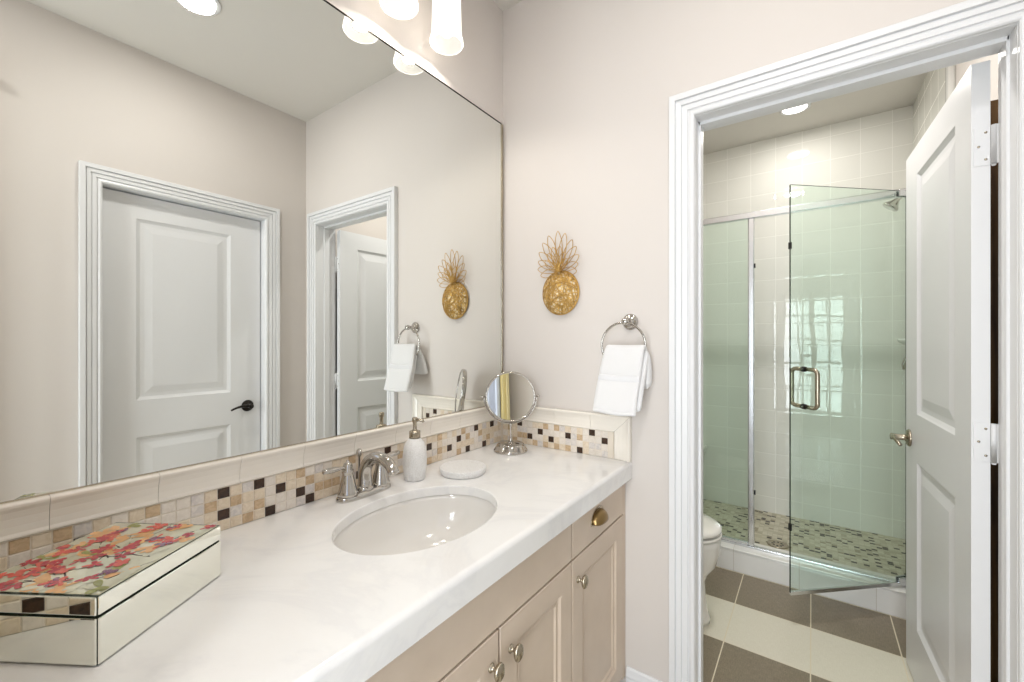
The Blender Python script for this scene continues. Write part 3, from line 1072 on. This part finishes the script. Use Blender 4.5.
b = MB(); b.tube([(px-.016, -.012, zt_), (px-.008, -.020, zt_+.004), (px+.008, -.020, zt_+.004), (px+.016, -.012, zt_)], .003, 8)
obj('crown_tie', b, 'gold', pn)

# ------------------------------------------------------------------ towel ring + towel
rx, rz_ = .568, 1.373
tr = thing('towel_ring', (rx, -.004, rz_), 'polished nickel towel ring on the end wall by the doorway', 'towel ring')
b = MB(); b.lathe([(0, 0), (.028, 0), (.029, .003), (.027, .007), (.021, .010), (.014, .013), (.010, .018), (.009, .040), (.012, .046), (.013, .055), (.010, .063), (0, .065)], (rx, -.0005, rz_), 36, '-y')
obj('post', b, 'chrome', tr)
RC, RR = (.5605, -.054, 1.290), .0785
b = MB(); b.tube([(RC[0]+RR*math.cos(2*PI*i/64), RC[1], RC[2]+RR*math.sin(2*PI*i/64)) for i in range(64)], .0042, 10, closed=True)
obj('ring', b, 'chrome', tr)

tw = thing('hand_towel', (.565, -.055, 1.06), 'folded white hand towel hanging through the ring on the end wall', 'towel')
def towel_sheet(path, xl, xr, name, mat, wob=0., solid=.010, ny=10, parent=None, rnd=1):
    """path: list of (y,z); xl/xr: functions of normalized path position"""
    b = MB(); b.smooth = True
    R = []
    rr_ = random.Random(rnd)
    ph_ = rr_.uniform(0, 6)
    for i, (yl, yr, z) in enumerate(path):
        u = i/(len(path)-1)
        a0, a1 = xl(u, z), xr(u, z)
        row = []
        for j in range(ny+1):
            w = j/ny
            ed = 1-abs(2*w-1)
            row.append((a0+(a1-a0)*w, yl+(yr-yl)*w+wob*math.sin(w*5+ph_+z*9)*.5+.004*(1-min(1, ed*6)), z+.0025*math.sin(w*7+ph_)*(1 if i in (0, len(path)-1) else .3)))
        R.append(row)
    b.rings(R, False, False, closed=False)
    return obj(name, b, mat, parent, solid=solid, sub=1, fix=True)


def lerp(z, pts):
    pts = sorted(pts)
    if z <= pts[0][0]: return pts[0][1]
    for (a, va), (c, vc) in zip(pts[:-1], pts[1:]):
        if z <= c: return va+(vc-va)*(z-a)/(c-a)
    return pts[-1][1]


def fy(z, side, off=0.):
    u = (1.288-z)/.23
    return -(.064 if side == 0 else .078)-(.066 if side == 0 else .072)*u**1.1-off if u > 0 else -(.064 if side == 0 else .078)


FR = [(-.046, -.046, 1.255), (-.048, -.050, 1.275), (-.055, -.062, 1.287), (-.064, -.077, 1.285)]
for z in (1.272, 1.25, 1.22, 1.194): FR.append((fy(z, 0), fy(z, 1), z))
for z in (1.191, 1.164): FR.append((fy(z, 0)+.005, fy(z, 1)+.005, z))
for z in (1.161, 1.13, 1.10, 1.075): FR.append((fy(z, 0), fy(z, 1), z))
for z in (1.0725, 1.070): FR.append((fy(z, 0)+.002, fy(z, 1)+.002, z))
for z in (1.067, 1.060): FR.append((fy(z, 0), fy(z, 1), z))
L1 = [(1.056, .480), (1.10, .481), (1.187, .4845), (1.25, .494), (1.288, .502)]
R1 = [(1.056, .6365), (1.10, .637), (1.187, .640), (1.25, .643), (1.288, .645)]
towel_sheet(FR, lambda u, z: lerp(z, L1), lambda u, z: lerp(z, R1), 'front_fold', 'terry', .004, .015, parent=tw)
BD = [(fy(z, 0)-.0035, fy(z, 1)-.0035, z) for z in (1.188, 1.1775, 1.167)]
towel_sheet(BD, lambda u, z: lerp(z, L1)+.001, lambda u, z: lerp(z, R1)-.001, 'woven_band', 'band', .004, .003, parent=tw)
BK = [(fy(z, 0, -.019), fy(z, 1, -.019), z) for z in (1.27, 1.24, 1.20, 1.15, 1.10, 1.075)]
towel_sheet(BK, lambda u, z: lerp(z, L1)+.008, lambda u, z: lerp(z, R1)+.010, 'middle_fold', 'terry', .005, .016, parent=tw, rnd=5)
BK2 = [(-.050, -.054, 1.275), (-.040, -.044, 1.265), (-.032, -.038, 1.24), (-.026, -.036, 1.2), (-.022, -.036, 1.16), (-.022, -.036, 1.14)]
towel_sheet(BK2, lambda u, z: lerp(z, [(1.135, .462), (1.2, .474), (1.275, .506)]), lambda u, z: lerp(z, [(1.13, .632), (1.15, .642), (1.19, .648), (1.25, .645), (1.28, .640)]), 'back_fold', 'terry', .006, .018, parent=tw, rnd=9)
# rolled loop at the right of the ring
b = MB(); b.smooth = True
R = []
for i in range(15):
    u = i/14
    z = 1.278-.135*u
    r_ = .013*math.sin(min(1, u*3+.25)*PI/2)*(1 if u < .85 else math.sqrt(max(0.02, 1-((u-.85)/.15)**2)))
    x = .636+.010*math.sin(u*PI*.8)
    R.append([(x+r_*1.0*math.cos(2*PI*j/14), -.050+r_*1.5*math.sin(2*PI*j/14), z) for j in range(14)])
b.rings(R)
obj('side_fold', b, 'terry', tw)

# ------------------------------------------------------------------ vanity light above the mirror
vl = thing('vanity_light', (.0, -.55, 2.58), 'wall light with frosted glass shades above the mirror', 'wall lamp')
b = MB(); b.box(.0005, .022, -.74, -.36, 2.543, 2.633)
obj('back_plate', b, 'chrome', vl, bevel=.006)
for yy in (-.45, -.65):
    b = MB().tube([(.02, yy, 2.588), (.06, yy, 2.593), (.088, yy, 2.583), (.098, yy, 2.558), (.0985, yy, 2.528)], .007, 12)
    b.lathe([(.0, 2.533), (.022, 2.533), (.028, 2.523), (.028, 2.506), (0, 2.504)], (.0985, yy, 0), 28)
    arm = obj('arm', b, 'chrome', vl)
    b = MB(); b.smooth = True
    b.lathe([(.030, 2.51), (.040, 2.502), (.0445, 2.488), (.0455, 2.448), (.0475, 2.378), (.0495, 2.328), (.0535, 2.312), (.0545, 2.303), (.0525, 2.299)], (.0985, yy, 0), 44, 'z', False, False)
    obj('shade', b, 'shade', vl, solid=.003)
    b = MB(); b.lathe([(0, 2.506), (.013, 2.504), (.013, 2.44), (.018, 2.42), (.028, 2.39), (.030, 2.365), (.026, 2.342), (.015, 2.330), (0, 2.326)], (.0985, yy, 0), 24)
    obj('bulb', b, 'bulb', vl)
    area('vanity_lamp', (.0985, yy, 2.318), (0, 0, 0), .05, .05, 1.2, (1.0, .94, .86), 'DISK')


# ------------------------------------------------------------------ recessed lights
def downlight(x, y, r, label):
    o_ = thing('recessed_downlight', (x, y, H-.02), label, 'ceiling light')
    b = MB(); b.lathe([(r*.80, -.0005), (r, -.0005), (r*1.0, -.004), (r*.93, -.0065), (r*.82, -.005), (r*.80, -.0035)], (x, y, H), 48, cap0=False, cap1=False)
    obj('trim_ring', b, 'white', o_)
    b = MB(); b.lathe([(0, -.0025), (r*.81, -.0025), (r*.81, -.0008), (0, -.0008)], (x, y, H), 48)
    obj('diffuser', b, 'lamp_disc', o_)


downlight(1.02, -.80, .088, 'recessed ceiling light reflected at the top left of the mirror')
downlight(1.02, -2.0, .094, 'unseen fill downlight behind the camera')  # fitting of the unseen rear fill lamp
downlight(1.0125, 1.653, .080, 'recessed ceiling light above the shower')
downlight(.95, .62, .094, 'unseen fill downlight above the toilet area')  # fitting of the unseen lamp that fills the shower

# ------------------------------------------------------------------ shower room
CB = .13      # curb height
b = MB(); b.box(0.0, W, 1.20, 1.345, 0, CB-.012); b.box(0, W, 1.196, 1.35, CB-.012, CB)
cu = obj('shower_curb', b, 'curb' if 'curb' in M else 'ceramic', bevel=.006)
M['curb'] = tile_mat('curb_tile', 0, .119, .308, 2, -.02, .4, srgb(236, 234, 230), srgb(206, 200, 190), .0014, .12, .0)
cu.data.materials[0] = M['curb']
tag(cu, 'low white tiled curb across the front of the shower', 'shower curb')
struct('floor_shower', MB().box(.02, 1.60, 1.345, SHY, .0, .088), 'mosaic_floor', 'stone mosaic floor of the shower', 'floor')
dr = thing('shower_drain', (.93, 1.50, .088), 'round metal drain in the shower mosaic floor', 'drain')
b = MB(); b.lathe([(0, .0005), (.056, .0005), (.057, .003), (.052, .005), (.046, .0045), (0, .004)], (.93, 1.50, .088), 40)
pl_ = obj('grate', b, 'nickel', dr)
b = MB()
for k in range(8):
    a = k*PI/4
    b.box(.93+.026*math.cos(a)-.005, .93+.026*math.cos(a)+.005, 1.50+.026*math.sin(a)-.005, 1.50+.026*math.sin(a)+.005, .0922, .0928)
obj('slot', b, 'black', pl_)
# bench
b = MB(); b.box(.02, .42, 1.66, SHY, .088, .475); b.box(.02, .44, 1.645, SHY, .475, .51)
be = obj('shower_bench', b, 'ceramic', bevel=.006)
tag(be, 'white bench ledge in the far left corner of the shower', 'shower bench')

# enclosure: fixed panel with rails
YG = 1.27
en = thing('shower_enclosure', (.8, YG, CB), 'fixed glass shower screen with bright header rail, post and sill', 'shower screen')
b = MB(); b.box(.021, 1.599, YG-.018, YG+.018, 2.000, 2.036)
obj('header_rail', b, 'aluminium', en, bevel=.004)
b = MB(); b.box(.80, .832, YG-.014, YG+.014, CB+.012, 2.000)
pst = obj('post', b, 'aluminium', en, bevel=.006, seg=3)
for zz in (1.73, .45):
    obj('bumper', MB().box(.832, .838, YG-.016, YG-.004, zz-.012, zz+.012), 'black', pst)
b = MB(); b.box(.021, 1.599, YG-.016, YG+.016, CB, CB+.012)
b.box(.021, .80, YG-.012, YG+.012, CB+.012, CB+.028)
obj('sill', b, 'aluminium', en, bevel=.002)
b = MB(); b.box(.022, .040, YG-.012, YG+.012, CB+.012, 2.0)
obj('wall_channel', b, 'aluminium', en)
b = MB(); b.box(.03, .805, YG-.004, YG+.004, CB+.02, 2.005)
obj('glass_panel', b, 'glass', en)
b = MB(); b.box(1.476, 1.592, YG-.004, YG+.004, CB+.02, 2.005)
obj('side_panel', b, 'glass', en)
b = MB(); b.box(1.582, 1.599, YG-.012, YG+.012, CB+.012, 2.0)
obj('wall_channel', b, 'aluminium', en)

# swinging glass door: hinge at (1.575,1.27), free edge (1.0157,.8386)
gx0, gy0, gx1, gy1 = 1.466, 1.262, 1.0157, .8386
GW = math.hypot(gx1-gx0, gy1-gy0)
ga = math.atan2(gy1-gy0, gx1-gx0)
GZ0, GZ1 = .152, 2.022
sdn = thing('shower_door', (gx0, gy0, GZ0), 'frameless glass shower door swung open with a metal loop handle', 'shower door', rz=ga, world=False)
gh = GZ1-GZ0
b = MB()
b.add([(0, -.004, 0), (GW, -.004, 0), (GW, -.004, gh), (0, -.004, gh)], [(0, 1, 2, 3)])
b.add([(0, .004, 0), (GW, .004, 0), (GW, .004, gh), (0, .004, gh)], [(0, 1, 2, 3)])
b.cur = 1
b.add([(0, -.004, 0), (0, .004, 0), (GW, .004, 0), (GW, -.004, 0)], [(0, 1, 2, 3)])
b.add([(0, -.004, gh), (0, .004, gh), (GW, .004, gh), (GW, -.004, gh)], [(0, 1, 2, 3)])
b.add([(0, -.004, 0), (0, .004, 0), (0, .004, gh), (0, -.004, gh)], [(0, 1, 2, 3)])
b.add([(GW, -.004, 0), (GW, .004, 0), (GW, .004, gh), (GW, -.004, gh)], [(0, 1, 2, 3)])
obj('glass_sheet', b, ['glass', 'dark_edge'], sdn, local=True, fix=False)
b = MB(); b.box(.0, GW, -.006, .006, -.012, .006)
obj('bottom_sweep', b, 'aluminium', sdn, local=True, bevel=.002)
hs, hz, hh = .546, 1.089-GZ0, .086
for sg in (-1, 1):
    pts = []
    ext = .072
    r_ = .022
    pts.append((hs, sg*.004, hz+hh))
    pts.append((hs, sg*(ext-r_), hz+hh))
    for i in range(1, 7):
        a = PI/2*i/6
        pts.append((hs, sg*(ext-r_+r_*math.sin(a)), hz+hh-r_+r_*math.cos(a)))
    for i in range(0, 7):
        a = PI/2*i/6
        pts.append((hs, sg*(ext-r_+r_*math.cos(a)), hz-hh+r_-r_*math.sin(a)))
    pts.append((hs, sg*.004, hz-hh))
    b = MB().tube(pts, .0095, 14)
    obj('handle', b, 'nickel', sdn, local=True)
for zz in (hz+hh, hz-hh):
    b = MB(); b.lathe([(.0125, .004), (.0125, .008), (.0095, .0085)], (hs, 0, zz), 20, 'y'); b.lathe([(.0125, .004), (.0125, .008), (.0095, .0085)], (hs, 0, zz), 20, '-y')
    obj('washer', b, 'black', sdn, local=True)
for zz in (.014, gh-.014):
    b = MB(); b.box(.0, .05, -.012, -.0045, zz-.014, zz+.014); b.box(.0, .05, .0045, .012, zz-.014, zz+.014); b.box(-.008, .0, -.012, .012, zz-.014, zz+.014)
    obj('hinge', b, 'aluminium', sdn, local=True, bevel=.002)
for zz in (.30, 1.59):
    obj('edge_clip', MB().box(GW-.004, GW+.004, -.006, .006, zz-.015, zz+.015), 'black', sdn, local=True)

# shower head on the right wall
shd = thing('showerhead', (1.60, 1.65, 2.14), 'chrome shower head on the right wall of the shower', 'shower head')
b = MB(); b.lathe([(0, 0), (.03, 0), (.029, .006), (.016, .012)], (1.5995, 1.65, 2.135), 28, '-x')
obj('flange', b, 'chrome', shd)
b = MB().tube([(1.598, 1.65, 2.135), (1.56, 1.65, 2.138), (1.525, 1.65, 2.130), (1.505, 1.65, 2.112), (1.492, 1.65, 2.098)], .0095, 12)
obj('arm', b, 'chrome', shd)
b = MB(); b.lathe([(0, -.012), (.013, -.008), (.015, .004), (.012, .014), (.015, .024), (.030, .050), (.043, .066), (.046, .074), (.044, .080), (0, .080)], (0, 0, 0), 36)
dirv = Vector((-.62, 0, -.78)).normalized()
b.xf(Matrix.Translation((1.492, 1.65, 2.098)) @ dirv.to_track_quat('Z', 'Y').to_matrix().to_4x4() @ Matrix.Scale(.85, 4))
obj('head', b, 'chrome', shd)
vv = thing('shower_valve', (1.60, 1.65, 1.2), 'chrome shower valve with lever on the right shower wall', 'shower valve')
b = MB(); b.lathe([(0, 0), (.07, 0), (.07, .004), (.058, .010), (.030, .015), (.022, .022), (.02, .055), (.016, .060), (0, .061)], (1.5995, 1.65, 1.225), 40, '-x')
obj('escutcheon', b, 'chrome', vv)
b = MB().tube([(1.548, 1.65, 1.225), (1.530, 1.65, 1.222), (1.514, 1.65, 1.205), (1.506, 1.65, 1.175), (1.510, 1.65, 1.150)], [.012, .011, .009, .008, .0085], 12)
obj('lever', b, 'chrome', vv)
b = MB(); b.smooth = True
R = []
for s_, z in ((.75, 1.285), (.95, 1.300), (1, 1.312), (1, 1.318), (.93, 1.318), (.85, 1.309)):
    R.append([(1.599-.11*s_*math.sin(PI*i/16), 1.72-.075*s_*math.cos(PI*i/16), z) for i in range(17)])
b.rings(R)
sh = obj('corner_soap_shelf', b, 'ceramic')
tag(sh, 'white ceramic soap shelf above the valve on the right shower wall', 'soap shelf')

# ------------------------------------------------------------------ toilet (nose shows at the left of the doorway)
tc = .645
to = thing('toilet', (.40, tc, 0), 'white toilet whose rounded bowl peeks past the left doorway jamb', 'toilet')
def egg(xb, xf_, hw, z, n=48):
    out = []
    xm = xb+(xf_-xb)*.42
    for j in range(n):
        a = 2*PI*j/n
        c, s_ = math.cos(a), math.sin(a)
        p = 2.2 if c > 0 else 3.2
        k = (abs(c)**p+abs(s_)**p)**(-1./p)
        out.append(((xm+(xf_-xm)*c*k) if c > 0 else (xm+(xm-xb)*c*k), tc+hw*s_*k, z))
    return out
b = MB(); b.smooth = True
b.rings([egg(.16, .712, .112, 0), egg(.16, .714, .113, .02), egg(.17, .704, .106, .05), egg(.18, .694, .102, .12), egg(.18, .692, .106, .19), egg(.17, .706, .130, .225), egg(.16, .738, .162, .27), egg(.15, .754, .180, .33), egg(.15, .757, .184, .37), egg(.15, .758, .185, .395), egg(.16, .748, .176, .402)])
obj('bowl', b, 'porcelain', to)
b = MB(); b.smooth = True
b.rings([egg(.20, .757, .184, .4065), egg(.197, .762, .188, .410), egg(.197, .762, .188, .4165), egg(.20, .754, .180, .4185)])
obj('seat', b, 'porcelain', to)
b = MB(); b.smooth = True
b.rings([egg(.20, .754, .181, .4275), egg(.197, .761, .187, .430), egg(.197, .761, .187, .441), egg(.203, .750, .178, .450), egg(.24, .69, .13, .456)])
obj('seat_cover', b, 'porcelain', to)
b = MB(); b.box(.012, .20, tc-.22, tc+.22, .40, .74)
tk = obj('tank', b, 'porcelain', to, bevel=.02, seg=4)
b = MB(); b.box(.006, .21, tc-.23, tc+.23, .742, .775)
obj('tank_lid', b, 'porcelain', tk, bevel=.01, seg=3)
b = MB().tube([(.20, tc-.15, .69), (.215, tc-.15, .69), (.222, tc-.13, .689), (.222, tc-.08, .684)], .006, 10)
obj('flush_lever', b, 'chrome', tk)

# ------------------------------------------------------------------ brown shelf unit behind the open door
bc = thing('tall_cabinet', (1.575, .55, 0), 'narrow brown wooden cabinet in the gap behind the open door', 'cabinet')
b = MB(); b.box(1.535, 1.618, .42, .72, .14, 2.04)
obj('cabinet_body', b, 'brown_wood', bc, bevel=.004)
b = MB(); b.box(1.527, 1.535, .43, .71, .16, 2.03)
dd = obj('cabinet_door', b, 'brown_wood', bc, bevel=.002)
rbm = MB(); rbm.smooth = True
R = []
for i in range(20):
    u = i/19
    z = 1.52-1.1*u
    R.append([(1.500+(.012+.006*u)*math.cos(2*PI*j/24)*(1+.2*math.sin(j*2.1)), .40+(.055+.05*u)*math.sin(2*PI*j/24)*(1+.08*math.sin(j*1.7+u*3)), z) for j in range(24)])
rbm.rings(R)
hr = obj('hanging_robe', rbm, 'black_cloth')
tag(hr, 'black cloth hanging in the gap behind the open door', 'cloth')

# ------------------------------------------------------------------ curtains behind the photographer (seen in the makeup mirror)
def curtain(y0, y1, mat, name, label, folds):
    b = MB(); b.smooth = True
    R = []
    for z in (.03, .6, 1.2, 1.8, 2.38):
        R.append([(W-.075+.018*math.sin(2*PI*folds*j/60), y0+(y1-y0)*j/60, z) for j in range(61)])
    b.rings(R, False, False, closed=False)
    o_ = obj(name, b, mat, solid=.003)
    tag(o_, label, 'curtain')
    return o_


curtain(-1.51, -1.41, 'yellow', 'yellow_curtain', 'narrow yellow curtain reflected in the round makeup mirror', 2)
curtain(-2.40, -1.52, 'pale_blue', 'pale_curtain', 'pale blue-white curtain reflected at the left of the makeup mirror', 9)
b = MB(); b.lathe([(.0, -2.54), (.018, -2.54), (.018, -2.52), (.009, -2.515), (.009, -1.375), (.018, -1.37), (.018, -1.35), (0, -1.35)], (W-.075, 0, 2.395), 16, 'y')
rd = obj('curtain_rod', b, 'nickel')
tag(rd, 'metal curtain rod carrying the curtains on the wall behind the camera', 'curtain rod')
